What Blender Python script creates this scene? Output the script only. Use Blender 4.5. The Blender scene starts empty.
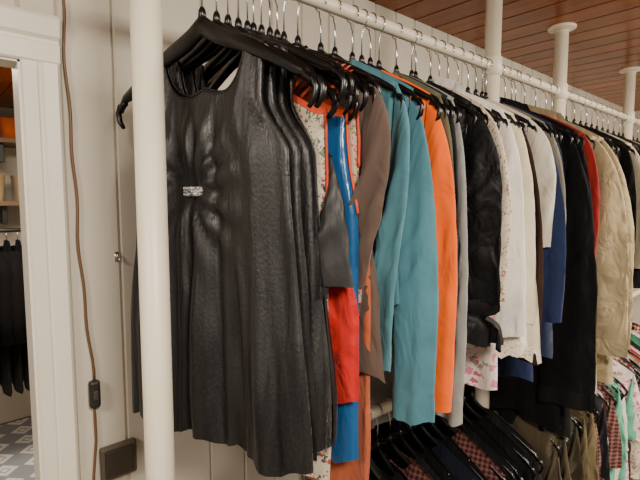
import bpy, bmesh, math, random
from mathutils import Vector, noise, Matrix
R = random.Random(7)
COL = bpy.context.scene.collection
EYE = 1.6
WALL = 1.05
RY = 0.73
RZ = 2.0
CEIL = 2.235
LRZ = 1.08

# ------------------------------------------------------------------ materials
def lin(c):
    return c/12.92 if c <= 0.04045 else ((c+0.055)/1.055)**2.4
def hexc(h):
    h = h.lstrip('#')
    return tuple(lin(int(h[i:i+2], 16)/255) for i in (0, 2, 4)) + (1,)
def new_mat(name):
    m = bpy.data.materials.new(name); m.use_nodes = True
    nt = m.node_tree
    return m, nt, nt.nodes['Principled BSDF']
def node(nt, t, **kw):
    n = nt.nodes.new(t)
    for k, v in kw.items():
        if hasattr(n, k): setattr(n, k, v)
    return n
def ramp(nt, stops, interp='LINEAR'):
    r = nt.nodes.new('ShaderNodeValToRGB'); cr = r.color_ramp; cr.interpolation = interp
    while len(cr.elements) < len(stops): cr.elements.new(0.5)
    for e, (p, c) in zip(cr.elements, stops):
        e.position = p; e.color = c
    return r
def add_bump(nt, b, scale=400, strength=0.15, dist=0.001, vec=None, detail=3):
    n = node(nt, 'ShaderNodeTexNoise'); n.inputs['Scale'].default_value = scale; n.inputs['Detail'].default_value = detail
    if vec: nt.links.new(vec, n.inputs['Vector'])
    bp = node(nt, 'ShaderNodeBump'); bp.inputs['Strength'].default_value = strength; bp.inputs['Distance'].default_value = dist
    nt.links.new(n.outputs['Fac'], bp.inputs['Height']); nt.links.new(bp.outputs['Normal'], b.inputs['Normal'])
    return n
def objco(nt, scale=(1,1,1)):
    tc = node(nt, 'ShaderNodeTexCoord'); mp = node(nt, 'ShaderNodeMapping')
    mp.inputs['Scale'].default_value = scale
    nt.links.new(tc.outputs['Object'], mp.inputs['Vector'])
    return mp.outputs['Vector']
_cache = {}
def fabric(col, rough=0.85, sheen=0.12, var=0.12, spec=0.25, wrinkle=0.6):
    key = ('f', col, rough, sheen, wrinkle)
    if key in _cache: return _cache[key]
    m, nt, b = new_mat('fabric_' + col.lstrip('#'))
    c = hexc(col)
    if sum(c[:3])/3 < 0.03:
        sheen = min(sheen, 0.02); spec = 0.15
    v = objco(nt)
    n = node(nt, 'ShaderNodeTexNoise'); n.inputs['Scale'].default_value = 9; n.inputs['Detail'].default_value = 5
    nt.links.new(v, n.inputs['Vector'])
    r = ramp(nt, [(0.3, tuple(x*(1-var) for x in c[:3])+(1,)), (0.7, tuple(min(1, x*(1+var)) for x in c[:3])+(1,))])
    nt.links.new(n.outputs['Fac'], r.inputs['Fac']); nt.links.new(r.outputs['Color'], b.inputs['Base Color'])
    b.inputs['Roughness'].default_value = rough
    b.inputs['Specular IOR Level'].default_value = spec
    b.inputs['Sheen Weight'].default_value = sheen
    b.inputs['Sheen Roughness'].default_value = 0.5
    n1 = node(nt, 'ShaderNodeTexNoise'); n1.inputs['Scale'].default_value = 600; nt.links.new(v, n1.inputs['Vector'])
    v2 = objco(nt, (1, 1, 0.4 if wrinkle < 0.8 else 0.7))
    n2 = node(nt, 'ShaderNodeTexNoise'); n2.inputs['Scale'].default_value = 18; n2.inputs['Detail'].default_value = 2; n2.inputs['Distortion'].default_value = 1.2
    nt.links.new(v2, n2.inputs['Vector'])
    b1 = node(nt, 'ShaderNodeBump'); b1.inputs['Strength'].default_value = 0.2; b1.inputs['Distance'].default_value = 0.0006
    b2 = node(nt, 'ShaderNodeBump'); b2.inputs['Strength'].default_value = min(1, wrinkle); b2.inputs['Distance'].default_value = 0.015
    nt.links.new(n1.outputs['Fac'], b1.inputs['Height']); nt.links.new(n2.outputs['Fac'], b2.inputs['Height'])
    nt.links.new(b2.outputs['Normal'], b1.inputs['Normal']); nt.links.new(b1.outputs['Normal'], b.inputs['Normal'])
    _cache[key] = m
    return m
def velvet():
    if 'velvet' in _cache: return _cache['velvet']
    m, nt, b = new_mat('crushed_velvet')
    v = objco(nt, (1, 1, 0.13))
    n = node(nt, 'ShaderNodeTexNoise'); n.inputs['Scale'].default_value = 44; n.inputs['Detail'].default_value = 2; n.inputs['Distortion'].default_value = 0.5; n.inputs['Roughness'].default_value = 0.45
    nt.links.new(v, n.inputs['Vector'])
    v2 = objco(nt, (1, 1, 0.6))
    n2 = node(nt, 'ShaderNodeTexNoise'); n2.inputs['Scale'].default_value = 260; n2.inputs['Detail'].default_value = 4
    nt.links.new(v2, n2.inputs['Vector'])
    r = ramp(nt, [(0.35, (0.0022, 0.0022, 0.0026, 1)), (0.70, (0.008, 0.0078, 0.0085, 1))])
    nt.links.new(n2.outputs['Fac'], r.inputs['Fac']); nt.links.new(r.outputs['Color'], b.inputs['Base Color'])
    rr = ramp(nt, [(0.35, (0.60,)*3+(1,)), (0.65, (0.40,)*3+(1,))])
    nt.links.new(n.outputs['Fac'], rr.inputs['Fac']); nt.links.new(rr.outputs['Color'], b.inputs['Roughness'])
    b.inputs['Specular IOR Level'].default_value = 0.6
    b.inputs['Sheen Weight'].default_value = 0.05
    b.inputs['Sheen Roughness'].default_value = 0.2
    bp = node(nt, 'ShaderNodeBump'); bp.inputs['Strength'].default_value = 0.5; bp.inputs['Distance'].default_value = 0.010
    b2 = node(nt, 'ShaderNodeBump'); b2.inputs['Strength'].default_value = 0.7; b2.inputs['Distance'].default_value = 0.0012
    nt.links.new(n.outputs['Fac'], bp.inputs['Height']); nt.links.new(n2.outputs['Fac'], b2.inputs['Height'])
    nt.links.new(bp.outputs['Normal'], b2.inputs['Normal']); nt.links.new(b2.outputs['Normal'], b.inputs['Normal'])
    _cache['velvet'] = m
    return m
def satin(col, rough=0.28, spec=0.7):
    key = ('s', col)
    if key in _cache: return _cache[key]
    m, nt, b = new_mat('satin_' + col.lstrip('#'))
    b.inputs['Base Color'].default_value = hexc(col); b.inputs['Roughness'].default_value = rough
    b.inputs['Specular IOR Level'].default_value = spec
    add_bump(nt, b, 26, 0.6, 0.014, objco(nt, (1, 1, 0.35)))
    _cache[key] = m
    return m
def floral(base, spots, scale=38, thr=0.33, rough=0.8):
    key = ('fl', base, tuple(spots), scale)
    if key in _cache: return _cache[key]
    m, nt, b = new_mat('floral_print')
    v = objco(nt)
    nz = node(nt, 'ShaderNodeTexNoise'); nz.inputs['Scale'].default_value = scale*1.5
    nt.links.new(v, nz.inputs['Vector'])
    mx = node(nt, 'ShaderNodeMixRGB'); mx.inputs['Fac'].default_value = 0.04
    nt.links.new(v, mx.inputs['Color1']); nt.links.new(nz.outputs['Color'], mx.inputs['Color2'])
    vo = node(nt, 'ShaderNodeTexVoronoi'); vo.inputs['Scale'].default_value = scale
    nt.links.new(mx.outputs['Color'], vo.inputs['Vector'])
    mask = ramp(nt, [(0.0, (1,1,1,1)), (thr, (0,0,0,1))], 'CONSTANT')
    nt.links.new(vo.outputs['Distance'], mask.inputs['Fac'])
    sep = node(nt, 'ShaderNodeSeparateColor'); nt.links.new(vo.outputs['Color'], sep.inputs['Color'])
    st = [(i/len(spots), hexc(c)) for i, c in enumerate(spots)]
    cr = ramp(nt, st, 'CONSTANT'); nt.links.new(sep.outputs['Red'], cr.inputs['Fac'])
    out = node(nt, 'ShaderNodeMixRGB'); out.inputs['Color1'].default_value = hexc(base)
    nt.links.new(mask.outputs['Color'], out.inputs['Fac']); nt.links.new(cr.outputs['Color'], out.inputs['Color2'])
    nt.links.new(out.outputs['Color'], b.inputs['Base Color'])
    b.inputs['Roughness'].default_value = rough
    add_bump(nt, b, 20, 0.5, 0.012, objco(nt, (1, 1, 0.5)))
    _cache[key] = m
    return m
def plaid(a, c, scale=28):
    key = ('pl', a, c)
    if key in _cache: return _cache[key]
    m, nt, b = new_mat('plaid_fabric')
    tc = node(nt, 'ShaderNodeTexCoord'); s = node(nt, 'ShaderNodeSeparateXYZ'); nt.links.new(tc.outputs['Object'], s.inputs['Vector'])
    facs = []
    for ax in ('Y', 'Z'):
        mu = node(nt, 'ShaderNodeMath'); mu.operation = 'MULTIPLY'; mu.inputs[1].default_value = scale
        fr = node(nt, 'ShaderNodeMath'); fr.operation = 'FRACT'
        gt = node(nt, 'ShaderNodeMath'); gt.operation = 'GREATER_THAN'; gt.inputs[1].default_value = 0.6
        nt.links.new(s.outputs[ax], mu.inputs[0]); nt.links.new(mu.outputs[0], fr.inputs[0]); nt.links.new(fr.outputs[0], gt.inputs[0])
        facs.append(gt)
    ad = node(nt, 'ShaderNodeMath'); ad.operation = 'ADD'
    nt.links.new(facs[0].outputs[0], ad.inputs[0]); nt.links.new(facs[1].outputs[0], ad.inputs[1])
    dv = node(nt, 'ShaderNodeMath'); dv.operation = 'MULTIPLY'; dv.inputs[1].default_value = 0.5
    nt.links.new(ad.outputs[0], dv.inputs[0])
    mx = node(nt, 'ShaderNodeMixRGB'); mx.inputs['Color1'].default_value = hexc(a); mx.inputs['Color2'].default_value = hexc(c)
    nt.links.new(dv.outputs[0], mx.inputs['Fac']); nt.links.new(mx.outputs['Color'], b.inputs['Base Color'])
    b.inputs['Roughness'].default_value = 0.9
    _cache[key] = m
    return m
def simple(name, col, rough=0.5, metal=0.0, bump=None, spec=0.5):
    m, nt, b = new_mat(name)
    c = hexc(col)
    n = node(nt, 'ShaderNodeTexNoise'); n.inputs['Scale'].default_value = 6; n.inputs['Detail'].default_value = 6
    nt.links.new(objco(nt), n.inputs['Vector'])
    r = ramp(nt, [(0.3, tuple(x*0.93 for x in c[:3])+(1,)), (0.7, c)])
    nt.links.new(n.outputs['Fac'], r.inputs['Fac']); nt.links.new(r.outputs['Color'], b.inputs['Base Color'])
    b.inputs['Roughness'].default_value = rough; b.inputs['Metallic'].default_value = metal
    b.inputs['Specular IOR Level'].default_value = spec
    if bump: add_bump(nt, b, bump, 0.15, 0.002, objco(nt))
    return m
M_PAINT = simple('pole_paint', '#f0e7d0', 0.4, bump=60)
M_WALL = simple('wall_paint', '#d8d1c1', 0.55, bump=40)
M_TRIM = simple('trim_paint', '#f2ecdc', 0.4, bump=50)
M_HANG = simple('black_plastic', '#09090a', 0.30)
M_WIRE = simple('chrome_wire', '#c8c8c8', 0.2, 1.0)
M_DARK = simple('dark_plastic', '#2a2927', 0.4)
M_DARK2 = simple('dark_plastic_insert', '#45423d', 0.35)
M_BOXF = simple('bronze_frame', '#6e675c', 0.35, 0.5)
M_BOXC = simple('bronze_cover', '#4c4740', 0.3, 0.5)
M_CABLE = simple('brown_cable_rubber', '#6f5238', 0.5)
def rhinestone():
    m, nt, b = new_mat('rhinestone_silver')
    vo = node(nt, 'ShaderNodeTexVoronoi'); vo.inputs['Scale'].default_value = 260
    nt.links.new(objco(nt), vo.inputs['Vector'])
    sp = node(nt, 'ShaderNodeSeparateColor'); nt.links.new(vo.outputs['Color'], sp.inputs['Color'])
    r = ramp(nt, [(0.0, hexc('#707078')), (0.4, hexc('#d0d0d4')), (0.7, hexc('#ffffff'))])
    nt.links.new(sp.outputs['Green'], r.inputs['Fac']); nt.links.new(r.outputs['Color'], b.inputs['Base Color'])
    b.inputs['Metallic'].default_value = 0.6; b.inputs['Roughness'].default_value = 0.18
    return m
PW = 0.115
def ceiling_mat():
    m, nt, b = new_mat('varnished_wood_ceiling')
    tc = node(nt, 'ShaderNodeTexCoord'); s = node(nt, 'ShaderNodeSeparateXYZ'); nt.links.new(tc.outputs['Object'], s.inputs['Vector'])
    mu = node(nt, 'ShaderNodeMath'); mu.operation = 'DIVIDE'; mu.inputs[1].default_value = PW
    fl = node(nt, 'ShaderNodeMath'); fl.operation = 'FLOOR'
    nt.links.new(s.outputs['X'], mu.inputs[0]); nt.links.new(mu.outputs[0], fl.inputs[0])
    wn = node(nt, 'ShaderNodeTexWhiteNoise'); wn.noise_dimensions = '1D'; nt.links.new(fl.outputs[0], wn.inputs['W'])
    gv = objco(nt, (22, 1.2, 1))
    g = node(nt, 'ShaderNodeTexNoise'); g.inputs['Scale'].default_value = 2.0; g.inputs['Detail'].default_value = 5; g.inputs['Distortion'].default_value = 0.6
    nt.links.new(gv, g.inputs['Vector'])
    r = ramp(nt, [(0.2, hexc('#7a3600')), (0.55, hexc('#9a4c08')), (0.85, hexc('#b46012'))])
    nt.links.new(g.outputs['Fac'], r.inputs['Fac'])
    hs = node(nt, 'ShaderNodeHueSaturation')
    mr = node(nt, 'ShaderNodeMapRange'); mr.inputs['To Min'].default_value = 0.8; mr.inputs['To Max'].default_value = 1.1
    nt.links.new(wn.outputs['Value'], mr.inputs['Value']); nt.links.new(mr.outputs['Result'], hs.inputs['Value'])
    nt.links.new(r.outputs['Color'], hs.inputs['Color']); nt.links.new(hs.outputs['Color'], b.inputs['Base Color'])
    b.inputs['Roughness'].default_value = 0.2
    b.inputs['Specular IOR Level'].default_value = 0.25
    b.inputs['Specular Tint'].default_value = hexc('#ffd0a0')
    return m
def floor_mat():
    m, nt, b = new_mat('floor_boards')
    br = node(nt, 'ShaderNodeTexBrick'); br.inputs['Scale'].default_value = 1.0
    br.inputs['Brick Width'].default_value = 1.2; br.inputs['Row Height'].default_value = 0.14; br.inputs['Mortar Size'].default_value = 0.003
    br.inputs['Color1'].default_value = hexc('#7b6754'); br.inputs['Color2'].default_value = hexc('#6b5848'); br.inputs['Mortar'].default_value = hexc('#30261f')
    nt.links.new(objco(nt), br.inputs['Vector']); nt.links.new(br.outputs['Color'], b.inputs['Base Color'])
    b.inputs['Roughness'].default_value = 0.5
    return m
def rug_mat():
    m, nt, b = new_mat('patterned_rug')
    tc = objco(nt, (1, 1, 1))
    ck = node(nt, 'ShaderNodeTexVoronoi'); ck.inputs['Scale'].default_value = 6; ck.distance = 'MANHATTAN'; ck.inputs['Randomness'].default_value = 0.0
    nt.links.new(tc, ck.inputs['Vector'])
    r = ramp(nt, [(0.0, hexc('#f2f0ec')), (0.2, hexc('#92959c')), (0.26, hexc('#eceae6')), (0.50, hexc('#9a9da4'))], 'CONSTANT')
    nt.links.new(ck.outputs['Distance'], r.inputs['Fac']); nt.links.new(r.outputs['Color'], b.inputs['Base Color'])
    b.inputs['Roughness'].default_value = 0.95
    return m

# ------------------------------------------------------------------ mesh helpers
def mk(name, verts, faces, mat, smooth=True, parent=None):
    me = bpy.data.meshes.new(name); me.from_pydata([tuple(v) for v in verts], [], faces); me.update()
    if smooth:
        for p in me.polygons: p.use_smooth = True
    if mat: me.materials.append(mat)
    o = bpy.data.objects.new(name, me); COL.objects.link(o)
    if parent: o.parent = parent
    return o
def grid(rows, closed):
    n = len(rows[0]); V = [p for r in rows for p in r]; F = []
    for i in range(len(rows)-1):
        for j in range(n if closed else n-1):
            k = (j+1) % n
            F.append((i*n+j, i*n+k, (i+1)*n+k, (i+1)*n+j))
    return V, F
def merge(parts):
    V = []; F = []
    for v, f in parts:
        o = len(V); V += list(v); F += [tuple(i+o for i in q) for q in f]
    return V, F
def tubegeo(pts, r, n=8, cap=True):
    pts = [Vector(p) for p in pts]; rows = []
    rad = r if isinstance(r, (list, tuple)) else [r]*len(pts)
    prev = None
    for i, p in enumerate(pts):
        t = (pts[min(i+1, len(pts)-1)] - pts[max(i-1, 0)]).normalized()
        if prev is None:
            a = Vector((1, 0, 0)) if abs(t.x) < 0.9 else Vector((0, 1, 0))
            u = t.cross(a).normalized()
        else:
            u = (prev - t*prev.dot(t)).normalized()
        prev = u; w = t.cross(u)
        rows.append([p + (u*math.cos(2*math.pi*k/n) + w*math.sin(2*math.pi*k/n))*rad[i] for k in range(n)])
    V, F = grid(rows, True)
    if cap:
        F.append(tuple(range(n))[::-1]); F.append(tuple(range(len(V)-n, len(V))))
    return V, F
def boxgeo(x0, x1, y0, y1, z0, z1):
    V = [(x0,y0,z0),(x1,y0,z0),(x1,y1,z0),(x0,y1,z0),(x0,y0,z1),(x1,y0,z1),(x1,y1,z1),(x0,y1,z1)]
    F = [(0,3,2,1),(4,5,6,7),(0,1,5,4),(1,2,6,5),(2,3,7,6),(3,0,4,7)]
    return V, F
def box(name, a, mat, bevel=0.0, parent=None, seg=2):
    o = mk(name, *boxgeo(*a), mat, False, parent)
    if bevel:
        md = o.modifiers.new('bevel', 'BEVEL'); md.width = bevel; md.segments = seg
    return o
def lathe(prof, n=32, cx=0, cy=0):
    rows = [[(cx+r*math.cos(2*math.pi*k/n), cy+r*math.sin(2*math.pi*k/n), z) for k in range(n)] for r, z in prof]
    V, F = grid(rows, True)
    F.append(tuple(range(n))[::-1]); F.append(tuple(range(len(V)-n, len(V))))
    return V, F
def empty(name, loc, rotz=0, label='', cat='', group=None):
    o = bpy.data.objects.new(name, None); o.empty_display_size = 0.05
    o.location = loc; o.rotation_euler = (0, 0, rotz); COL.objects.link(o)
    tag(o, label, cat, group)
    return o
def tag(o, label, cat, group=None):
    o['label'] = label; o['category'] = cat
    if group: o['group'] = group
def structure(o, label=None):
    o['kind'] = 'structure'
    if label: o['label'] = label
    return o

# ------------------------------------------------------------------ room shell
X0, X1 = -1.6, 3.95
WT = 0.055
DX0, DX1, DZ = -0.72, 0.172, 1.862
def boards(xa, xb, za, zb, w=0.104, off=0.0):
    prof = []
    x = math.floor((xa-off)/w)*w+off
    while x < xb-1e-6:
        a = max(x, xa); c = min(x+w, xb)
        for px, py in ((a, WALL+0.007), (a+0.004, WALL+0.007), (a+0.007, WALL), (c-0.002, WALL), (c, WALL+0.004)):
            if xa <= px <= xb+1e-6 and (not prof or px > prof[-1][0]+1e-5): prof.append((px, py))
        x += w
    n = len(prof)
    V = [(p[0], p[1], za) for p in prof] + [(p[0], p[1], zb) for p in prof]
    V += [(p[0], WALL+WT, za) for p in prof] + [(p[0], WALL+WT, zb) for p in prof]
    F = []
    for i in range(n-1):
        F += [(i, i+1, n+i+1, n+i), (2*n+i+1, 2*n+i, 3*n+i, 3*n+i+1), (n+i, n+i+1, 3*n+i+1, 3*n+i), (i+1, i, 2*n+i, 2*n+i+1)]
    F += [(0, n, 3*n, 2*n), (n-1, 3*n-1, 4*n-1, 2*n-1)]
    return V, F
wv = merge([boards(DX1, X1, 0, CEIL, off=0.237), boards(X0, DX0, 0, CEIL, off=0.237), boards(DX0, DX1, DZ, CEIL, off=0.237)])
structure(mk('wall_back', *wv, M_WALL, False), 'white painted vertical board panelling')
prof = []
k = -18
while k*PW < 4.6:
    x = k*PW
    prof += [(x, CEIL+0.008), (x+0.003, CEIL+0.008), (x+0.006, CEIL), (x+PW-0.003, CEIL), (x+PW-0.0001, CEIL+0.004)]
    k += 1
n = len(prof)
V = [(p[0], -3.0, p[1]) for p in prof] + [(p[0], 4.2, p[1]) for p in prof] + [(prof[0][0], -3, CEIL+.05), (prof[-1][0], -3, CEIL+.05), (prof[-1][0], 4.2, CEIL+.05), (prof[0][0], 4.2, CEIL+.05)]
F = [(i, n+i, n+i+1, i+1) for i in range(n-1)] + [(2*n, 2*n+1, 2*n+2, 2*n+3)]
structure(mk('ceiling', V, F, ceiling_mat(), False), 'varnished brown wooden plank ceiling')
structure(mk('floor', *boxgeo(-2, 4.6, -3, 4.2, -0.05, 0), floor_mat(), False), 'brown laminate floor')
structure(mk('wall_far', *boxgeo(X1, X1+0.1, -3, WALL+0.12, 0, CEIL), M_WALL, False), 'white painted wall')
structure(mk('wall_next_room', *boxgeo(-2, 4.6, 3.9, 4.0, 0, CEIL), simple('next_room_paint', '#d4cab8', 0.7), False), 'beige wall of the next room')
structure(mk('wall_next_room_side', *boxgeo(1.3, 1.4, WALL+WT, 3.9, 0, CEIL), simple('next_room_paint_b', '#c9beac', 0.7), False), 'beige side wall of the next room')
CP = [(0, 0.010), (0.003, 0.014), (0.026, 0.015), (0.029, 0.012), (0.032, 0.012), (0.037, 0.018), (0.052, 0.021), (0.060, 0.022), (0.065, 0.018), (0.066, 0.0)]
def casing_profile_vertical(xin, sgn, z0, z1):
    V = []
    for z in (z0, z1):
        V += [(xin+sgn*p[0], WALL+0.002-p[1], z) for p in CP]
    n = len(CP); V += [(xin, WALL+0.002, z0), (xin, WALL+0.002, z1)]
    F = [(i, i+1, n+i+1, n+i) for i in range(n-1)] + [(0, n, 2*n+1, 2*n), tuple(range(n)), tuple(range(n, 2*n))]
    return V, F
structure(mk('trim_1', *casing_profile_vertical(DX1, 1, 0, DZ), M_TRIM, False), 'cream moulded door casing')
structure(mk('trim_2', *casing_profile_vertical(DX0, -1, 0, DZ), M_TRIM, False), 'cream moulded door casing')
V = []
for xx in (DX0-0.067, DX1+0.067):
    V += [(xx, WALL+0.002-p[1]*1.08, DZ+p[0]*1.4) for p in CP]
n = len(CP)
F = [(i, i+1, n+i+1, n+i) for i in range(n-1)] + [tuple(range(n)), tuple(range(n, 2*n))]
structure(mk('trim_3', V, F, M_TRIM, False), 'cream moulded door head casing')
jam = merge([boxgeo(DX1-0.004, DX1, WALL-0.006, WALL+WT, 0, DZ), boxgeo(DX0, DX0+0.004, WALL-0.006, WALL+WT, 0, DZ), boxgeo(DX0, DX1, WALL-0.006, WALL+WT, DZ-0.004, DZ)])
structure(mk('trim_4', *jam, M_TRIM, False), 'cream door jamb lining')
structure(box('baseboard_back', (DX1+0.075, X1, WALL-0.015, WALL, 0, 0.09), M_TRIM, 0.004), 'white baseboard')

# ------------------------------------------------------------------ cable, switch, junction box
def smoothpath(pts, k=5):
    out = []
    for i in range(len(pts)-1):
        for j in range(k):
            t = j/k; out.append([pts[i][m]*(1-t)+pts[i+1][m]*t for m in range(len(pts[0]))])
    out.append(list(pts[-1])); return out
cord = empty('lamp_cord', (0.27, WALL-0.006, 1.0), 0, 'thin brown electrical cord hanging on the panelled wall', 'cord')
sp = smoothpath([(0.251, 2.22), (0.250, 2.0), (0.252, 1.8), (0.257, 1.6), (0.265, 1.4), (0.275, 1.21)], 8)
g1 = tubegeo([(p[0]-0.27+0.0022*math.sin(i*0.85)+0.0015*math.sin(i*0.37), 0.0, p[1]-1.0) for i, p in enumerate(sp)], 0.0030)
sp = smoothpath([(0.275, 1.16), (0.276, 1.08), (0.268, 1.0), (0.262, 0.8), (0.27, 0.5), (0.275, 0.1)])
g2 = tubegeo([(p[0]-0.27, 0.0, p[1]-1.0) for p in sp], 0.0030)
mk('wire', *merge([g1, g2]), M_CABLE, True, cord)
box('inline_switch', (-0.006, 0.016, -0.016, 0.003, 0.155, 0.215), M_DARK, 0.006, cord)
box('switch_slider', (0.0, 0.010, -0.020, -0.014, 0.175, 0.195), M_DARK2, 0.002, cord)
so = empty('wall_junction_box', (0.320, WALL, 1.018), 0, 'grey-brown metallic square junction box on the panelled wall', 'junction box')
box('mounting_box', (-0.039, 0.039, -0.016, 0.0, -0.039, 0.039), M_BOXF, 0.005, so)
box('cover_plate', (-0.031, 0.031, -0.020, -0.014, -0.031, 0.031), M_BOXC, 0.004, so)
hk = mk('coat_hook', *merge([tubegeo([(0,0,0.012),(0,-0.010,0.01),(0,-0.014,-0.002),(0,-0.02,0.002)], 0.002), boxgeo(-0.004,0.004,-0.003,0,-0.005,0.016)]), M_WIRE, True)
hk.location = (0.335, WALL, 1.47); tag(hk, 'small metal hook screwed on the panelled wall', 'hook')

# ------------------------------------------------------------------ poles and rails
def pole(x, y, label, low=True):
    o = empty('rack_pole', (x, y, 0), 0, label, 'pole', 'white poles of the clothes rack')
    mk('tube', *lathe([(0.0235, 0.012), (0.0235, CEIL-0.01)], 32), M_PAINT, True, o)
    mk('ceiling_flange', *lathe([(0.0255, CEIL-0.016), (0.030, CEIL-0.012), (0.044, CEIL-0.010), (0.048, CEIL-0.007), (0.048, CEIL)], 32), M_PAINT, True, o)
    mk('floor_flange', *lathe([(0.055, 0), (0.055, 0.008), (0.036, 0.014), (0.03, 0.03)], 32), M_PAINT, True, o)
    for z in ((RZ, LRZ) if low else (RZ,)):
        mk('rail_clamp', *lathe([(0.0245, z-0.028), (0.028, z-0.026), (0.028, z+0.026), (0.0245, z+0.028)], 32), M_PAINT, True, o)
    return o
POLES = (0.29, 1.345, 1.845, 2.68)
for px in POLES:
    pole(px, RY, 'white painted steel pole holding the clothes rails', px > 0.5)
RR = 0.0145
def rail(x0, z, label):
    o = mk('clothes_rail', *tubegeo([(x0, RY, z), (x0+0.001, RY, z), (1.0, RY, z), (2.4, RY, z), (3.7, RY, z)], RR, 20), M_PAINT, True)
    tag(o, label, 'rail')
rail(0.25, RZ, 'white upper steel rail carrying hangers of clothes')
rail(0.64, LRZ, 'white lower steel rail carrying hangers of clothes')

# ------------------------------------------------------------------ hangers
def arm_z(y):
    y = abs(y); return -0.012 - 0.36*y - 0.75*y*y
def hanger_geo(half=0.21, th=0.006, hc=0.030, curl=0.024):
    rows = []
    N = 30
    for i in range(N+1):
        y = -half + 2*half*i/N
        a = abs(y)/half
        h = hc*(1-0.5*a)
        if a > 0.93: h *= 0.75
        zc = arm_z(y) - h*0.5 + (0.010*math.exp(-(y/0.02)**2))
        if a > 0.95: zc -= 0.010*(a-0.95)/0.05
        t = th*(1+0.35*math.sin(a*math.pi))
        s = []
        for k in range(10):
            an = 2*math.pi*k/10
            s.append((t*math.copysign(abs(math.cos(an))**0.6, math.cos(an)), y, zc + 0.5*h*math.copysign(abs(math.sin(an))**0.6, math.sin(an))))
        rows.append(s)
    V, F = grid(rows, True)
    F.append(tuple(range(10))); F.append(tuple(range(len(V)-10, len(V))))
    parts = [(V, F)]
    for s in (-1, 1):
        yb = s*(half-0.004); zb = arm_z(yb)-0.010
        parts.append(tubegeo([(0, yb-s*.01, zb+.002), (0, yb+s*0.006, zb-0.004), (0, yb+s*0.012, zb-0.4*curl-.004), (0, yb+s*0.009, zb-0.8*curl-.006), (0, yb-s*0.001, zb-curl-.012)], [th*.9, th*1.0, th*.95, th*.85, th*.6], 8))
        yb = s*half*0.62
        parts.append(tubegeo([(0, yb, arm_z(yb)-0.004), (0, yb-s*0.004, arm_z(yb)+0.004), (0, yb-s*0.010, arm_z(yb)+0.006)], [0.004, 0.0035, 0.002], 8))
    parts.append(tubegeo([(0, 0, -0.015), (0, 0, 0.004), (0, 0, 0.010)], [0.008, 0.006, 0.003], 12))
    return merge(parts)
def hook_geo(zc):
    r = 0.0175
    P = [(0, 0, -0.002), (0, 0, zc-0.036), (0, 0.004, zc-0.026)]
    for d in (-75, -55, -35, -15, 10, 35, 60, 85, 110, 135, 160, 185, 205):
        a = math.radians(d); P.append((0, r*math.cos(a)*1.0, zc + r*math.sin(a)))
    return tubegeo(P, 0.0016, 6)
HZ = RZ-1.91
def tm(g, m):
    o = mk('tmpl', *g, m); d = o.data; bpy.data.objects.remove(o); return d
HM = tm(hanger_geo(0.21, 0.0048, 0.026, 0.028), M_HANG)
HMW = tm(hanger_geo(0.212, 0.0062, 0.036, 0.032), M_HANG)
zc = HZ+RR-0.0175+0.0018
HK = tm(hook_geo(zc), M_WIRE)
def hanger(x, yaw, railz, grp, wide=False, tilt=0.0):
    o = empty('clothes_hanger', (x, RY, railz-HZ), math.radians(yaw), ('broad ' if wide else '')+'black plastic clothes hanger with a metal hook', 'hanger', grp)
    for nm, d in (('hanger_body', HMW if wide else HM), ('hook', HK)):
        c = bpy.data.objects.new(nm, d); COL.objects.link(c); c.parent = o
        if nm == 'hook' and R.random() < 0.35: c.rotation_euler = (0, 0, math.pi)
        if nm == 'hanger_body' and tilt: c.rotation_euler = (math.radians(tilt), 0, 0)
    return o

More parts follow.
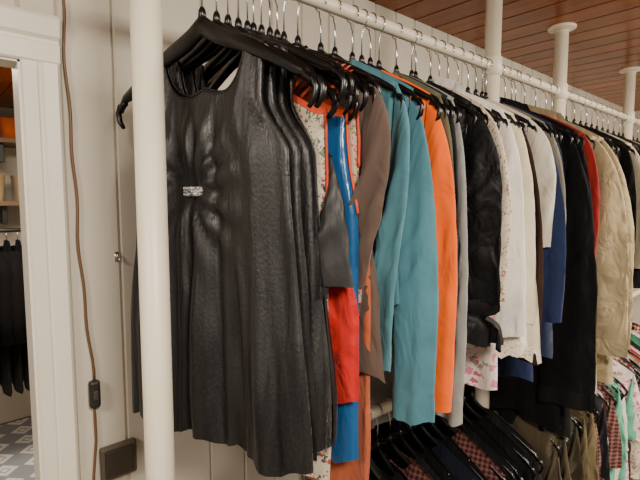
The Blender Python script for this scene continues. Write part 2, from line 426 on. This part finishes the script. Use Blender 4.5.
# ------------------------------------------------------------------ garments
def sstep(a, b, x):
    t = max(0, min(1, (x-a)/(b-a))); return t*t*(3-2*t)
def garment(name, label, cat, x, yaw, mat, L=0.65, sw=0.20, hw=0.205, sleeve=0.6, neck=(0.08, 0.07), T=0.017, A=0.007,
            railz=RZ, drop=0.0, style='top', collar=None, cuff=None, cw=0.05, hem=None, strap=None, brooch=False,
            grp='clothes on the upper rail', side=0.0, nfold=5, slope=0.0, vee=False, swing=0.0, out=0.055, wide=False,
            crumple=1.0, hyaw=None, arm=0.19, topw=0.165, tilt=0.0, sth=0.007, flat=False):
    sd = R.random()*100
    z0 = railz-HZ
    e = empty(name, (x, RY+side, z0), math.radians(yaw), label, cat, grp)
    topo = 0.005-drop
    f1 = R.uniform(0.85, 1.15); ph = [R.uniform(0, 6.28) for _ in range(6)]
    if flat: ph[5] = 0.0
    def fold(yn, v):
        s = math.sin(yn*nfold*1.3*f1+ph[0]+0.8*v) + 0.6*math.sin(yn*nfold*2.7+ph[1]-1.1*v) + 0.35*math.sin(yn*nfold*4.6+ph[2])
        return s + 0.8*noise.noise(Vector((yn*3+sd, v*2.5, sd)))
    N = 64 if brooch else 28; M = 64 if brooch else 38
    cami = style == 'cami'; tank = style == 'tank'
    ztip = arm_z(sw)
    TW = 0.136
    def wtop(depth):
        if cami:
            return topw + (hw-topw)*sstep(0, 0.2, depth) if topw > 0.14 else topw + (hw-topw)*sstep(0.10, 0.35, depth)
        if tank:
            return TW - 0.012*sstep(0.02, 0.12, depth) + (0.172-TW+.012)*sstep(0.15, 0.245, depth) + (hw-0.172)*sstep(0.22, L, depth)
        return sw + (hw-sw)*sstep(0.0, L, depth) - 0.012*math.sin(math.pi*min(1, depth/L))
    rows = []
    for i in range(M+1):
        v = (i/M)**1.1
        loop = []
        for j in range(2*N):
            front = j < N
            s = -1 + 2*j/N if front else 1 - 2*(j-N)/N
            sg = -1 if front else 1
            w_t = wtop(0)
            yt = s*w_t
            if cami:
                zt = -0.165 + 0.035*max(0, 1-abs(abs(s)-0.55)/0.35) - (0.02 if not front else 0)
            else:
                zt = arm_z(yt) + topo
                nw, nf = neck
                if abs(yt) < nw:
                    q = abs(yt)/nw
                    dip = (1-q) if vee else (1-q**(2.8 if tank else 4))**0.7
                    zt -= dip*(nf if front else (0.95 if tank else 0.25)*nf)
            zb = -L + topo - slope*s*0.04 + 0.008*math.sin(s*5+ph[3]) + 0.006*math.sin(s*11+ph[1])
            if tank: zb += 0.004*math.sin(s*23+ph[2])
            z = zt*(1-v)+zb*v
            depth = -z if not cami else -(z+0.165)
            w = wtop(depth) if i > 0 else w_t
            if tank:
                w = wtop(-(arm_z(w_t)*(1-v)+zb*v))
            y = s*w
            Tz = T*sstep(-0.02, 0.12, v) + 0.0035
            xx = sg*Tz*math.sqrt(max(0.0, 1-abs(s)**3))
            amp = A*(0.25+0.95*sstep(0, 0.9, v))*(sstep(0, 0.06, v))
            if tank: amp = A*(0.35+0.85*sstep(0.3, 0.9, v))*sstep(0, 0.1, v)
            fo = fold(s, v)
            xx += fo*amp + sg*0.25*amp*noise.noise(Vector((s*6+sd, v*5, 3.3*sg+sd)))*2
            xx += (crumple-1)*0.008*noise.noise(Vector((s*4+sd, v*12, sd)))*sstep(0, .1, v)
            y += 0.006*noise.noise(Vector((s*2, v*4, sd+9)))*sstep(0, .2, v) + 0.35*amp*math.sin(s*nfold*2.6+ph[4])
            if brooch and front:
                dy = y-0.020; dz = z+0.292
                rr = math.hypot(dy, dz*0.8)
                an = math.atan2(dz, dy)
                xx += 0.0050*math.sin(an*12+1.0*math.sin(an*3)+rr*10)*math.exp(-((rr-0.060)/0.055)**2)*sstep(0.006, 0.035, rr) + 0.015*math.exp(-(rr/0.030)**2)
                xx -= 0.006*math.exp(-((abs(dy)-0.075)/0.055)**2-((dz-0.03)/0.07)**2)
            if tank:
                xx += 0.0032*math.sin(s*(26+2*math.sin(sd))+3*noise.noise(Vector((s*3, v*2.5, sd))))*sstep(0.36, 0.6, v)
            xx += 0.012*math.sin(v*2.2+ph[5])*v
            loop.append((xx, y, z))
        rows.append(loop)
    V, F = grid(rows, True)
    body = mk('body', V, F, mat, True, e)
    if hem is not None:
        r0 = [(p[0]*1.02, p[1], p[2]) for p in rows[-1]]
        rr = []
        for q in range(4):
            rr.append([(p[0]+0.004*q*0.4*math.sin(k*1.9), p[1]*(1+0.006*q), p[2]-hem[1]*q/3*(1 if k % 2 else 0.75)) for k, p in enumerate(r0)])
        V, F = grid(rr, True); mk('hem_trim', V, F, hem[0], True, e)
    if collar:
        kind, cm = collar
        nw, nf = neck
        prs = []
        for sgn in (-1, 1):
            r1 = []; r2 = []; r3 = []
            for k in range(9):
                t = k/8
                y = sgn*nw*(1-t*0.9)
                zf = arm_z(nw)+topo - (nf*t if vee or kind == 'lapel' else nf*math.sqrt(max(0, 1-(1-t)**2)))
                xf = -T*sstep(0, 0.35, t)*1.15-0.006
                hh = 0.03 if kind != 'lapel' else 0.055
                r1.append((xf*0.7+0.004, y*0.85, zf+0.020*(1-t)))
                r2.append((xf-0.006, y+sgn*hh*0.5, zf+0.006))
                r3.append((xf-0.003, y+sgn*hh*(0.8 if t < 0.7 else 1.0-1.4*(t-0.7)), zf-hh*0.55))
            prs.append(grid([r1, r2, r3], False))
        rb = []
        for hgt in (0.0, 0.02, 0.026):
            rb.append([(0.012*math.sin(math.pi*k/8)+hgt*0.2+0.004, nw*math.cos(math.pi*k/8), arm_z(nw*math.cos(math.pi*k/8))+topo-0.008+hgt) for k in range(9)])
        prs.append(grid(rb, False))
        mk('collar', *merge(prs), cm, True, e)
    if cami:
        sm = strap or mat
        for s in (-1, 1):
            j = int(N*(0.5+s*0.275))
            pf = rows[0][j]; pb = rows[0][(2*N-j) % (2*N)]
            yt = s*0.172; zt = arm_z(yt)+0.006
            path = [Vector(pf), Vector((-0.012, (pf[1]+yt)/2, (pf[2]+zt)/2)), Vector((-0.010, yt, zt-0.006)), Vector((0, yt, zt+0.002)), Vector((0.010, yt, zt-0.006)), Vector((0.012, (pb[1]+yt)/2, (pb[2]+zt)/2)), Vector(pb)]
            r1 = [(p.x, p.y-0.005, p.z) for p in path]; r2 = [(p.x-0.001 if p.x < 0 else p.x+.001, p.y, p.z+0.0005) for p in path]; r3 = [(p.x, p.y+0.005, p.z) for p in path]
            mk('strap', *grid([r1, r2, r3], False), sm, True, e)
        rr = [(p[0]*1.25, p[1]*1.01, p[2]+0.004) for p in rows[0]]; r2 = [(p[0]*1.3, p[1]*1.015, p[2]-0.008) for p in rows[0]]
        mk('neckline_trim', *grid([rr, r2], True), sm, True, e)
        if strap is not None and topw > 0.14:
            for s in (-1, 1):
                j = 0 if s < 0 else N
                pth = [rows[i][j] for i in range(0, int(M*0.36))]
                mk('side_edging', *tubegeo([(p[0], p[1]+s*0.001, p[2]) for p in pth], 0.0026, 6), sm, True, e)
    if tank:
        pts = [rows[0][k % (2*N)] for k in range(0, 2*N+1)]
        mk('neckline_binding', *tubegeo(pts, 0.0016, 6, False), mat, True, e)
    if brooch:
        prs = [boxgeo(-0.002, 0.001, -0.022, 0.022, -0.008, 0.008)]
        for a in range(9):
            for b_ in range(3):
                g = lathe([(0.0005, -0.0024), (0.0020, -0.0014), (0.0027, 0), (0.0020, 0.0016), (0.0004, 0.0026)], 6)
                prs.append(([(v[2]-0.003, v[0]-0.0208+a*0.0052, v[1]-0.0053+b_*0.0053) for v in g[0]], g[1]))
        jj = int(N*0.56)
        i = min(range(M+1), key=lambda q: abs(rows[q][jj][2]+0.292))
        p = rows[i][jj]
        o = mk('brooch', *merge(prs), rhinestone(), False, e); o['label'] = 'silver rhinestone brooch'
        o.location = (p[0]-0.006, p[1], p[2])
    if sleeve > 0 and style == 'top':
        for s in (-1, 1):
            q = [R.uniform(0, 6.28) for _ in range(4)]
            zs = ztip+topo
            K = 38; NN = 28; rws = []
            Ls = sleeve*R.uniform(0.98, 1.02)
            short = sleeve < 0.3
            swx = R.uniform(-0.014, -0.002)
            am = min(arm, Ls*0.9)
            sg_ = (swing if s < 0 else 0) + R.uniform(-0.012, 0.010)
            el = R.uniform(0.35, 0.5)
            for i in range(K+1):
                t = i/K
                oy = sw - 0.004 + out*(1-math.exp(-t*(5 if not short else 1.8)))
                oz = zs - t*Ls*0.995
                iy = sw - 0.02 - (2*cw-0.075)*sstep(0, 0.6, t)
                iz = zs - am - t*(Ls-am) + (0.02 if short else 0)*t
                my = (oy+iy)/2 - sg_*sstep(0.05, 0.85, t); mz = (oz+iz)/2
                hy = (oy-iy)/2; hz = (oz-iz)/2
                if not short and not cuff: hy *= 1-0.12*sstep(0.4, 1, t)
                b = 0.004 + sth*sstep(0, 0.15, t)*(0.9+0.2*math.sin(t*5+q[0]))
                eg = math.exp(-((t-el)/0.16)**2)
                row = []
                for k in range(NN):
                    th = 2*math.pi*k/NN
                    c = math.cos(th); sn = math.sin(th)
                    wr = noise.noise(Vector((c*1.5+sd, sn*1.5+s*5, t*Ls*7)))
                    wr2 = noise.noise(Vector((c*3+sd, sn*3-s*3, t*Ls*22)))
                    X = b*sn*(1+0.4*wr) + swx*sstep(0, 0.3, t) + 0.004*wr2*t**0.5*crumple + 0.007*math.sin(c*3+q[2])*sstep(0, .3, t)
                    X += 0.003*crumple*eg*math.sin(t*Ls*80 + c*2.8 + q[3])*(1-abs(c)*0.6)
                    X += 0.006*math.sin(c*6+q[1]+t*2.5)*sstep(0.1, .4, t)
                    Y = my + hy*c*(1+0.03*wr*crumple) + 0.003*math.sin(t*6+q[1])*t
                    row.append((X, s*Y, mz + hz*c + 0.002*wr2*t + 0.004*math.sin(c*3+q[0])*t))
                rws.append(row)
            V, F = grid(rws, True)
            mk('sleeve', V, F, mat, True, e)
            if cuff:
                kind, cm = cuff
                last = rws[-1]; cx = sum(p[0] for p in last)/NN; cyy = sum(p[1] for p in last)/NN
                rr = []
                for a in range(13):
                    ta = a/12; rw = []
                    for k in range(NN*2):
                        p0 = last[k//2]; p1 = last[((k+1)//2) % NN]
                        p = ((p0[0]+p1[0])/2, (p0[1]+p1[1])/2, (p0[2]+p1[2])/2)
                        fz = 0
                        if kind == 'ruffle':
                            gth = math.exp(-((ta-0.38)/0.12)**2)
                            sc = (1.0-0.42*gth) + 0.14*max(0, ta-.45)*math.sin(k*1.7+q[3]) + 0.03*math.sin(k*1.3)*math.exp(-((ta-0.2)/0.15)**2); hgt = 0.095
                            xk = 1.3+1.2*ta
                            fz = 0.008*math.sin(k*0.9)*ta
                        else:
                            sc = 1.02; hgt = 0.05; xk = 1.1
                        rw.append((cx+(p[0]-cx)*sc*xk, cyy+(p[1]-cyy)*sc, p[2]-hgt*ta+0.006+fz))
                    rr.append(rw)
                mk('cuff', *grid(rr, True), cm, True, e)
    hanger(x, yaw if hyaw is None else hyaw, railz, 'hangers on the upper rail' if railz == RZ else 'hangers on the lower rail', wide, tilt)
    return e

BV = velvet()
garment('velvet_tunic', 'sleeveless black crushed velvet tunic with silver brooch', 'tunic', 0.385, 19, BV, L=0.735, hw=0.212, style='tank', neck=(0.098, 0.12), A=0.009, T=0.013, brooch=True, nfold=8, wide=True, slope=-0.2)
for i, (xx, yw, hy, tl) in enumerate([(0.412, 18, 14, 0), (0.434, 16, 19, 3), (0.455, 14, 11, -3)]):
    garment('velvet_tunic', 'sleeveless black crushed velvet tunic without brooch', 'tunic', xx, yw, BV, L=0.74-0.012*i, hw=0.206, style='tank', neck=(0.098, 0.16), A=0.009, T=0.009, nfold=7+i, wide=True, hyaw=hy, tilt=tl)
FL1 = floral('#c4b8a4', ['#a8443a', '#5c6a4a', '#b0685a', '#4b4a46'], 75, 0.38)
CORAL = fabric('#d0482c', 0.7)
SG = satin('#2a292b', 0.5, 0.4)
garment('floral_dress', 'cream floral strap dress with coral trim', 'dress', 0.474, 12, FL1, L=0.80, hw=0.172, style='cami', strap=CORAL, T=0.006, A=0.004, hyaw=16, topw=0.172, tilt=2, flat=True)
garment('satin_blouse', 'dark grey satin blouse with short sleeves', 'blouse', 0.487, 11, SG, L=0.34, sw=0.178, hw=0.183, sleeve=0.215, drop=0.145, T=0.006, cw=0.076, out=0.055, arm=0.13, hyaw=7, crumple=1.8, tilt=-3, sth=0.008)
garment('strap_dress', 'bright red jersey strap dress', 'dress', 0.504, 9, fabric('#c0201a', 0.6, wrinkle=0.9), L=0.66, hw=0.216, style='cami', strap=CORAL, T=0.005, A=0.0035, nfold=8, hyaw=12, tilt=4, topw=0.13, flat=True)
garment('satin_dress', 'glossy blue satin strap dress with orange straps', 'dress', 0.523, 8.5, satin('#1c568c', 0.25), L=0.78, hw=0.202, style='cami', strap=fabric('#d8562c', 0.6), T=0.005, A=0.0035, nfold=9, hyaw=2, topw=0.178, flat=True)
garment('floral_dress', 'rose floral strap dress with coral lace straps', 'dress', 0.540, 7, floral('#b8a08c', ['#b5493c', '#7a3a32', '#6c7350'], 75, 0.4), L=0.5, hw=0.198, style='cami', strap=CORAL, T=0.005, A=0.0035, hyaw=10, tilt=-3, topw=0.19, flat=True)
garment('strap_dress', 'terracotta orange jersey strap dress', 'dress', 0.556, 6, fabric('#b05c3c'), L=0.86, hw=0.204, style='cami', strap=CORAL, T=0.006, A=0.004, hyaw=-1, topw=0.172, flat=True)

F = fabric
FLC = floral('#d6cab4', ['#a0625a', '#7f8562', '#c9a08a', '#8a6a5a'], 80, 0.34)
FLP = floral('#ecdcd8', ['#c95a78', '#d98a9c', '#9f9a86'], 44, 0.40)
FLD = floral('#23252b', ['#b04050', '#d8d0c0', '#3c8a6a', '#c08a30'], 48, 0.36)
WHT = F('#e8e5de')
LACE = floral('#f2ead8', ['#b5a684', '#c8b998'], 100, 0.34)
TR = F('#a99978', wrinkle=0.9); TR2 = F('#ae9e7c', wrinkle=0.9)
upper = [
 ('cardigan', 'taupe brown long-sleeved wrap cardigan', 'cardigan', 0.590, F('#5a4a42'), dict(L=0.62, sleeve=0.52, vee=True, neck=(0.08, 0.16), A=0.012, cw=0.092, out=0.110, swing=0.125, T=0.010, crumple=1.6, hw=0.225)),
 ('jersey_shirt', 'teal blue long-sleeved jersey shirt', 'shirt', 0.650, F('#4b7b88'), dict(L=0.50, hw=0.20, sleeve=0.52, cw=0.060, out=0.065, swing=0.055, T=0.010)),
 ('jersey_shirt', 'teal blue long-sleeved jersey shirt', 'shirt', 0.690, F('#487886'), dict(L=0.56, hw=0.20, sleeve=0.615, cw=0.052, T=0.010, out=0.058)),
 ('jersey_shirt', 'bright orange long-sleeved jersey shirt', 'shirt', 0.742, F('#f46408'), dict(L=0.58, sleeve=0.61, T=0.012, cw=0.062, out=0.078)),
 ('jersey_shirt', 'olive green long-sleeved shirt', 'shirt', 0.772, F('#5f5c46'), dict(L=0.60, sleeve=0.52, T=0.010, cw=0.045)),
 ('sweater', 'charcoal long-sleeved fine knit sweater', 'sweater', 0.800, F('#242628'), dict(L=0.62, sleeve=0.56, T=0.010, cw=0.05)),
 ('sweater', 'light grey long-sleeved knit sweater', 'sweater', 0.830, F('#8f8f8c'), dict(L=0.66, sleeve=0.66, T=0.010, cw=0.050, out=0.058)),
 ('ruffle_blouse', 'black sheer blouse with ruffled cuffs', 'blouse', 0.893, F('#101012', 0.5, wrinkle=0.9), dict(L=0.56, sleeve=0.42, cw=0.070, out=0.088, sth=0.010, crumple=2.0, cuff=('ruffle', F('#17171a', 0.5)))),
 ('floral_blouse', 'cream floral blouse with narrow sleeves', 'blouse', 0.952, FLC, dict(L=0.50, sleeve=0.42, T=0.010, cw=0.066, out=0.092, hw=0.19)),
 ('floral_blouse', 'white sleeveless blouse with pink flower print', 'blouse', 0.968, FLP, dict(L=0.745, sleeve=0.0, T=0.012, hw=0.240)),
 ('white_shirt', 'white cotton long-sleeved shirt with lace hem', 'shirt', 1.030, WHT, dict(L=0.63, sleeve=0.47, cw=0.056, out=0.070, hw=0.270, crumple=1.5, A=0.010, collar=('shirt', WHT), cuff=('plain', WHT), hem=(LACE, 0.045))),
 ('lace_blouse', 'cream blouse with lace hem', 'blouse', 1.070, F('#ddd3ba'), dict(L=0.65, sleeve=0.44, T=0.015, hw=0.285, cw=0.055, out=0.065, A=0.012, hem=(LACE, 0.045), cuff=('plain', F('#e6dcc6')))),
 ('sweater', 'dark brown long-sleeved sweater', 'sweater', 1.112, F('#33231e'), dict(L=0.66, sleeve=0.60, T=0.011, cw=0.062, out=0.092)),
 ('white_shirt', 'ivory long-sleeved blouse', 'blouse', 1.160, F('#d9d2c0'), dict(L=0.50, sleeve=0.32, T=0.012, cw=0.060, out=0.080, crumple=1.5)),
 ('navy_cardigan', 'navy blue long-sleeved cardigan', 'cardigan', 1.212, F('#1f2c50'), dict(L=0.80, sleeve=0.50, vee=True, neck=(0.08, 0.14), hw=0.22, out=0.098, cw=0.065)),
 ('sweater', 'grey beige long-sleeved sweater', 'sweater', 1.255, F('#807a6c'), dict(L=0.56, sleeve=0.40, T=0.012, out=0.07)),
 ('sweater', 'navy blue long-sleeved sweater', 'sweater', 1.290, F('#222b46'), dict(L=0.74, sleeve=0.48, T=0.012, hw=0.22)),
 ('sweater', 'black long-sleeved sweater', 'sweater', 1.312, F('#141417'), dict(L=0.7, sleeve=0.52, T=0.010)),
 ('winter_coat', 'long black wool coat with lapels', 'coat', 1.390, F('#0d0d0f'), dict(L=0.98, sleeve=0.74, T=0.018, sw=0.215, hw=0.23, cw=0.062, out=0.085, swing=-0.01, neck=(0.07, 0.18), vee=True, crumple=2.2, sth=0.011, collar=('lapel', F('#161618')), cuff=('plain', F('#121214')))),
 ('winter_coat', 'long black coat with wide sleeves', 'coat', 1.430, F('#121214'), dict(L=1.02, sleeve=0.66, T=0.018, sw=0.215, hw=0.235, cw=0.055, out=0.065, neck=(0.07, 0.18), vee=True, crumple=2)),
 ('red_sweater', 'dark red knitted sweater', 'sweater', 1.475, F('#952420'), dict(L=0.6, sleeve=0.36, T=0.012, sw=0.215, out=0.055, cw=0.05)),
 ('sweater', 'dark brown knitted sweater', 'sweater', 1.500, F('#33251e'), dict(L=0.8, sleeve=0.5, T=0.012)),
 ('trench_coat', 'beige trench coat with wide lapels', 'coat', 1.565, TR, dict(L=0.93, sleeve=0.62, T=0.020, sw=0.22, hw=0.26, cw=0.078, out=0.108, neck=(0.07, 0.16), vee=True, A=0.012, crumple=2.0, sth=0.010, collar=('lapel', TR), cuff=('plain', TR))),
 ('trench_coat', 'sand coloured light jacket', 'jacket', 1.65, TR2, dict(L=0.90, sleeve=0.64, T=0.020, sw=0.215, hw=0.28, cw=0.085, out=0.115, crumple=2.0, sth=0.010, collar=('shirt', TR2))),
 ('sweater', 'black long-sleeved jacket', 'jacket', 1.735, F('#111113'), dict(L=0.78, sleeve=0.50, T=0.018)),
 ('sweater', 'khaki brown knitted cardigan', 'cardigan', 1.785, F('#5c4e39'), dict(L=0.76, sleeve=0.50, T=0.015)),
 ('sweater', 'black knitted sweater', 'sweater', 1.92, F('#111113'), dict(L=0.6, sleeve=0.42, T=0.016)),
 ('white_shirt', 'cream knitted jacket', 'jacket', 2.00, F('#cfc5ac'), dict(L=0.6, sleeve=0.46, T=0.018, cw=0.07, out=0.08, crumple=2)),
 ('sweater', 'brown patterned knitted sweater', 'sweater', 2.07, F('#3f3028'), dict(L=0.6, sleeve=0.46, T=0.016)),
 ('sweater', 'black long-sleeved sweater', 'sweater', 2.13, F('#0e0e10'), dict(L=0.6, sleeve=0.48, T=0.016)),
 ('sweater', 'grey knitted sweater with long sleeves', 'sweater', 2.195, F('#6d6d70'), dict(L=0.6, sleeve=0.48, T=0.016)),
 ('sweater', 'dark blue knitted sweater', 'sweater', 2.26, F('#1e2538'), dict(L=0.6, sleeve=0.48, T=0.016)),
 ('sweater', 'beige knitted cardigan', 'cardigan', 2.33, F('#a9997c'), dict(L=0.6, sleeve=0.48, T=0.016)),
 ('sweater', 'black wool coat', 'coat', 2.40, F('#111113'), dict(L=0.7, sleeve=0.50, T=0.018)),
 ('sweater', 'maroon knitted sweater', 'sweater', 2.48, F('#4e1c22'), dict(L=0.6, sleeve=0.5, T=0.018)),
 ('sweater', 'black knitted sweater', 'sweater', 2.56, F('#111113'), dict(L=0.6, sleeve=0.5, T=0.018)),
 ('sweater', 'black jacket', 'jacket', 2.62, F('#161618'), dict(L=0.6, sleeve=0.5, T=0.018)),
 ('sweater', 'cream jacket', 'jacket', 2.78, F('#cfc4aa'), dict(L=0.6, sleeve=0.5, T=0.018)),
 ('sweater', 'black jacket', 'jacket', 2.86, F('#161618'), dict(L=0.6, sleeve=0.5, T=0.018)),
]
for nm, lb, ct, xx, mt, kw in upper:
    if len(lb.split()) < 4: lb = lb + ' hanging among other clothes'
    if nm == 'sweater' and ct != 'sweater': nm = ct
    if nm == 'white_shirt' and ct == 'jacket': nm = 'jacket'
    garment(nm, lb, ct, xx, R.uniform(-4, 4), mt, side=R.uniform(-0.008, 0.004), **kw)

# lower rail
lowc = [('#0f0f11', 'black'), ('#1a1a1d', 'charcoal'), ('PL', 'red and black plaid'), ('#1c1c1f', 'charcoal'), ('#0f0f11', 'black'), ('#141824', 'navy'), ('#101012', 'black'), ('PL', 'red and black plaid'), ('#131315', 'black'), ('#0f0f11', 'black')]
xx = 0.80; i = 0
while xx < 1.29:
    c, nmn = lowc[i % len(lowc)]
    mt = plaid('#2c080a', '#7a4a44', 80) if c == 'PL' else F(c)
    garment('plaid_shirt' if c == 'PL' else 'dark_shirt', nmn + ' shirt hanging from the lower rail', 'shirt', xx, R.uniform(-6, 6), mt, L=0.6, sleeve=R.choice([0.22, 0.5, 0.5]), T=0.022, railz=LRZ, grp='clothes on the lower rail', side=R.uniform(-0.01, 0.01), neck=(0.06, 0.05), A=0.009, crumple=2, drop=-0.006, out=0.045, sth=0.016)
    xx += R.uniform(0.040, 0.050); i += 1
low2 = [('#4a4030', 'olive'), ('#453c2a', 'olive'), ('#564a32', 'khaki brown'), ('#3e3626', 'olive brown'), ('#5a4e34', 'khaki'), ('#6a5d40', 'khaki'), ('PL', 'plaid'), ('#2a2a2e', 'black'), ('FP', 'floral'), ('PL', 'plaid'), ('#6fbf9f', 'mint green'), ('FD', 'dark floral'), ('#e2dccf', 'cream'), ('FP', 'floral'), ('#68b898', 'mint green'), ('PR', 'red and white plaid'), ('FD', 'dark floral'), ('FC', 'floral'), ('#b03428', 'red'), ('FP', 'floral'), ('#2a2a2e', 'black'), ('#3c7a60', 'green'), ('FP', 'floral'), ('PR', 'red and white plaid'), ('#6a4028', 'brown')]
xx = 1.415
for c, nn in low2:
    if abs(xx-1.845) < 0.04: xx = 1.89
    if abs(xx-2.68) < 0.045: xx = 2.735
    mt = plaid('#4a1418', '#8a6a60', 70) if c == 'PL' else (plaid('#a8261e', '#e0d6c8', 60) if c == 'PR' else ({'FP': FLP, 'FC': FLC, 'FD': FLD}[c] if c[0] != '#' else F(c)))
    garment('summer_shirt' if xx > 1.7 else 'casual_shirt', nn + ' short-sleeved shirt hanging from the lower rail', 'shirt', xx, R.uniform(-9, 9), mt, L=0.62, sleeve=0.28, T=0.022, A=0.012, railz=LRZ, grp='clothes on the lower rail', side=R.uniform(-0.02, 0.01), cw=0.06, out=0.045, neck=(0.06, 0.05), crumple=3, drop=-0.006, sth=0.016)
    xx += 0.052

# ------------------------------------------------------------------ next room contents
WOODS = simple('shelf_wood', '#8a6a4c', 0.5)
sh = empty('wall_shelf', (0.45, 3.75, 0), 0, 'wooden wall shelf with baskets in the next room', 'shelf')
for z in (1.56, 1.96):
    box('shelf_board', (-0.9, 0.8, -0.22, 0.14, z, z+0.03), WOODS, 0.003, sh)
    for bx in (-0.8, 0.0, 0.7):
        box('bracket', (bx, bx+0.03, -0.15, 0.14, z-0.12, z), M_DARK, 0.003, sh)
MB = fabric('#b89c74', 0.9)
def basket(x, mat, lab, z=1.59, h=0.17):
    o = empty('storage_basket', (x, 3.66, z), 0, lab, 'basket', 'baskets on the shelf')
    rows = []
    for zz, sc in ((0, 0.85), (h*0.5, 0.93), (h*0.95, 1.0), (h, 1.03), (h, 0.95), (0.02, 0.8)):
        rows.append([(0.12*sc*math.copysign(abs(math.cos(a))**0.4, math.cos(a)), 0.10*sc*math.copysign(abs(math.sin(a))**0.4, math.sin(a)), zz) for a in [2*math.pi*k/24 for k in range(24)]])
    V, Fc = grid(rows, True); Fc.append(tuple(range(24))); Fc.append(tuple(range(len(V)-24, len(V))))
    mk('basket_body', V, Fc, mat, True, o)
    mk('handle', *tubegeo([(-0.04, -0.11, h*0.7), (-0.03, -0.125, h*0.55), (0.03, -0.125, h*0.55), (0.04, -0.11, h*0.7)], 0.005), M_CABLE, True, o)
for k, bx in enumerate((-0.2, 0.08, 0.36, 0.64, 0.92)):
    basket(bx, MB, 'beige woven storage basket on the wall shelf')
for k, bx in enumerate((0.3, 0.58)):
    basket(bx, fabric('#d96a24'), 'orange fabric storage basket on the upper shelf', 1.99, 0.13)
r2 = empty('garment_rack', (0.4, 3.25, 0), 0, 'dark metal garment rack standing in the next room', 'rack')
mk('top_rail', *tubegeo([(-0.6, 0, 1.42), (0, 0, 1.42), (0.6, 0, 1.42)], 0.012, 12), M_DARK, True, r2)
for s in (-0.6, 0.6):
    mk('leg', *tubegeo([(s, 0, 1.42), (s, 0, 0.7), (s, 0, 0.04)], 0.012, 12), M_DARK, True, r2)
    mk('foot', *tubegeo([(s, -0.22, 0.02), (s, 0, 0.04), (s, 0.22, 0.02)], 0.014, 12), M_DARK, True, r2)
def smallg(x, mat, lab):
    o = empty('dark_jacket', (x, 3.25, 1.42), math.radians(R.uniform(-5, 5)), lab, 'jacket', 'clothes in the next room')
    rows = []
    for i in range(10):
        v = i/9
        w = 0.19+0.03*v
        rows.append([(0.014*(0.2+v)*math.sin(2*math.pi*k/24)+0.006*math.sin(k*1.3+v*3), w*math.cos(2*math.pi*k/24)*(0.25+0.75*min(1, i/1.0)), -0.06-0.05*min(i, 1)-0.82*v) for k in range(24)])
    mk('body', *grid(rows, True), mat, True, o)
    for s in (-1, 1):
        mk('sleeve', *tubegeo([(0, s*0.17, -0.12), (0.005, s*0.225, -0.22), (-0.005, s*0.235, -0.45), (0, s*0.235, -0.62)], [0.03, 0.04, 0.035, 0.03], 10), mat, True, o)
    mk('hanger_hook', *tubegeo([(0, 0, -0.06), (0, 0, -0.02), (0, 0.016, 0.0), (0, 0.0, 0.016), (0, -0.015, 0.0)], 0.002, 6), M_WIRE, True, o)
for k in range(18):
    smallg(-0.14+k*0.056, F(['#040405', '#080707', '#0e0b0a', '#06070a'][k % 4]), 'dark jacket on the rack in the next room')
rug = box('rug', (-0.7, 1.25, 2.3, 3.85, 0.0, 0.012), rug_mat(), 0.004)
tag(rug, 'grey and white geometric patterned rug', 'rug')

# ------------------------------------------------------------------ lights
def area(loc, size, power, col, rot=(0, 0, 0)):
    l = bpy.data.lights.new('ceiling_lamp_light', 'AREA'); l.energy = power; l.size = size; l.color = col
    o = bpy.data.objects.new('ceiling_lamp_light', l); o.location = loc; o.rotation_euler = rot; COL.objects.link(o)
    return o
WARM = (1.0, 0.89, 0.74)
area((0.1, -0.6, 2.17), 0.40, 43, WARM, (math.radians(15), 0, 0))
area((1.9, -0.6, 2.17), 0.40, 49, WARM, (math.radians(15), 0, 0))
area((3.2, -0.6, 2.17), 0.40, 32, WARM, (math.radians(15), 0, 0))
area((-0.9, 0.2, 2.15), 0.35, 16, WARM, (0, math.radians(-35), 0))
area((0.2, 2.2, 2.17), 0.6, 44, WARM)
w = bpy.data.worlds.new('world'); bpy.context.scene.world = w; w.use_nodes = True
w.node_tree.nodes['Background'].inputs['Color'].default_value = (1.0, 0.90, 0.77, 1)
w.node_tree.nodes['Background'].inputs['Strength'].default_value = 0.33

# ------------------------------------------------------------------ camera
cd = bpy.data.cameras.new('camera'); cam = bpy.data.objects.new('camera', cd); COL.objects.link(cam)
cd.lens = 26.0; cd.sensor_width = 36; cd.clip_start = 0.02
cam.location = (0, 0, EYE)
a = math.radians(48.4); p = math.radians(5)
d = Vector((math.cos(a)*math.cos(p), math.sin(a)*math.cos(p), -math.sin(p)))
cam.rotation_euler = d.to_track_quat('-Z', 'Y').to_euler()
bpy.context.scene.camera = cam
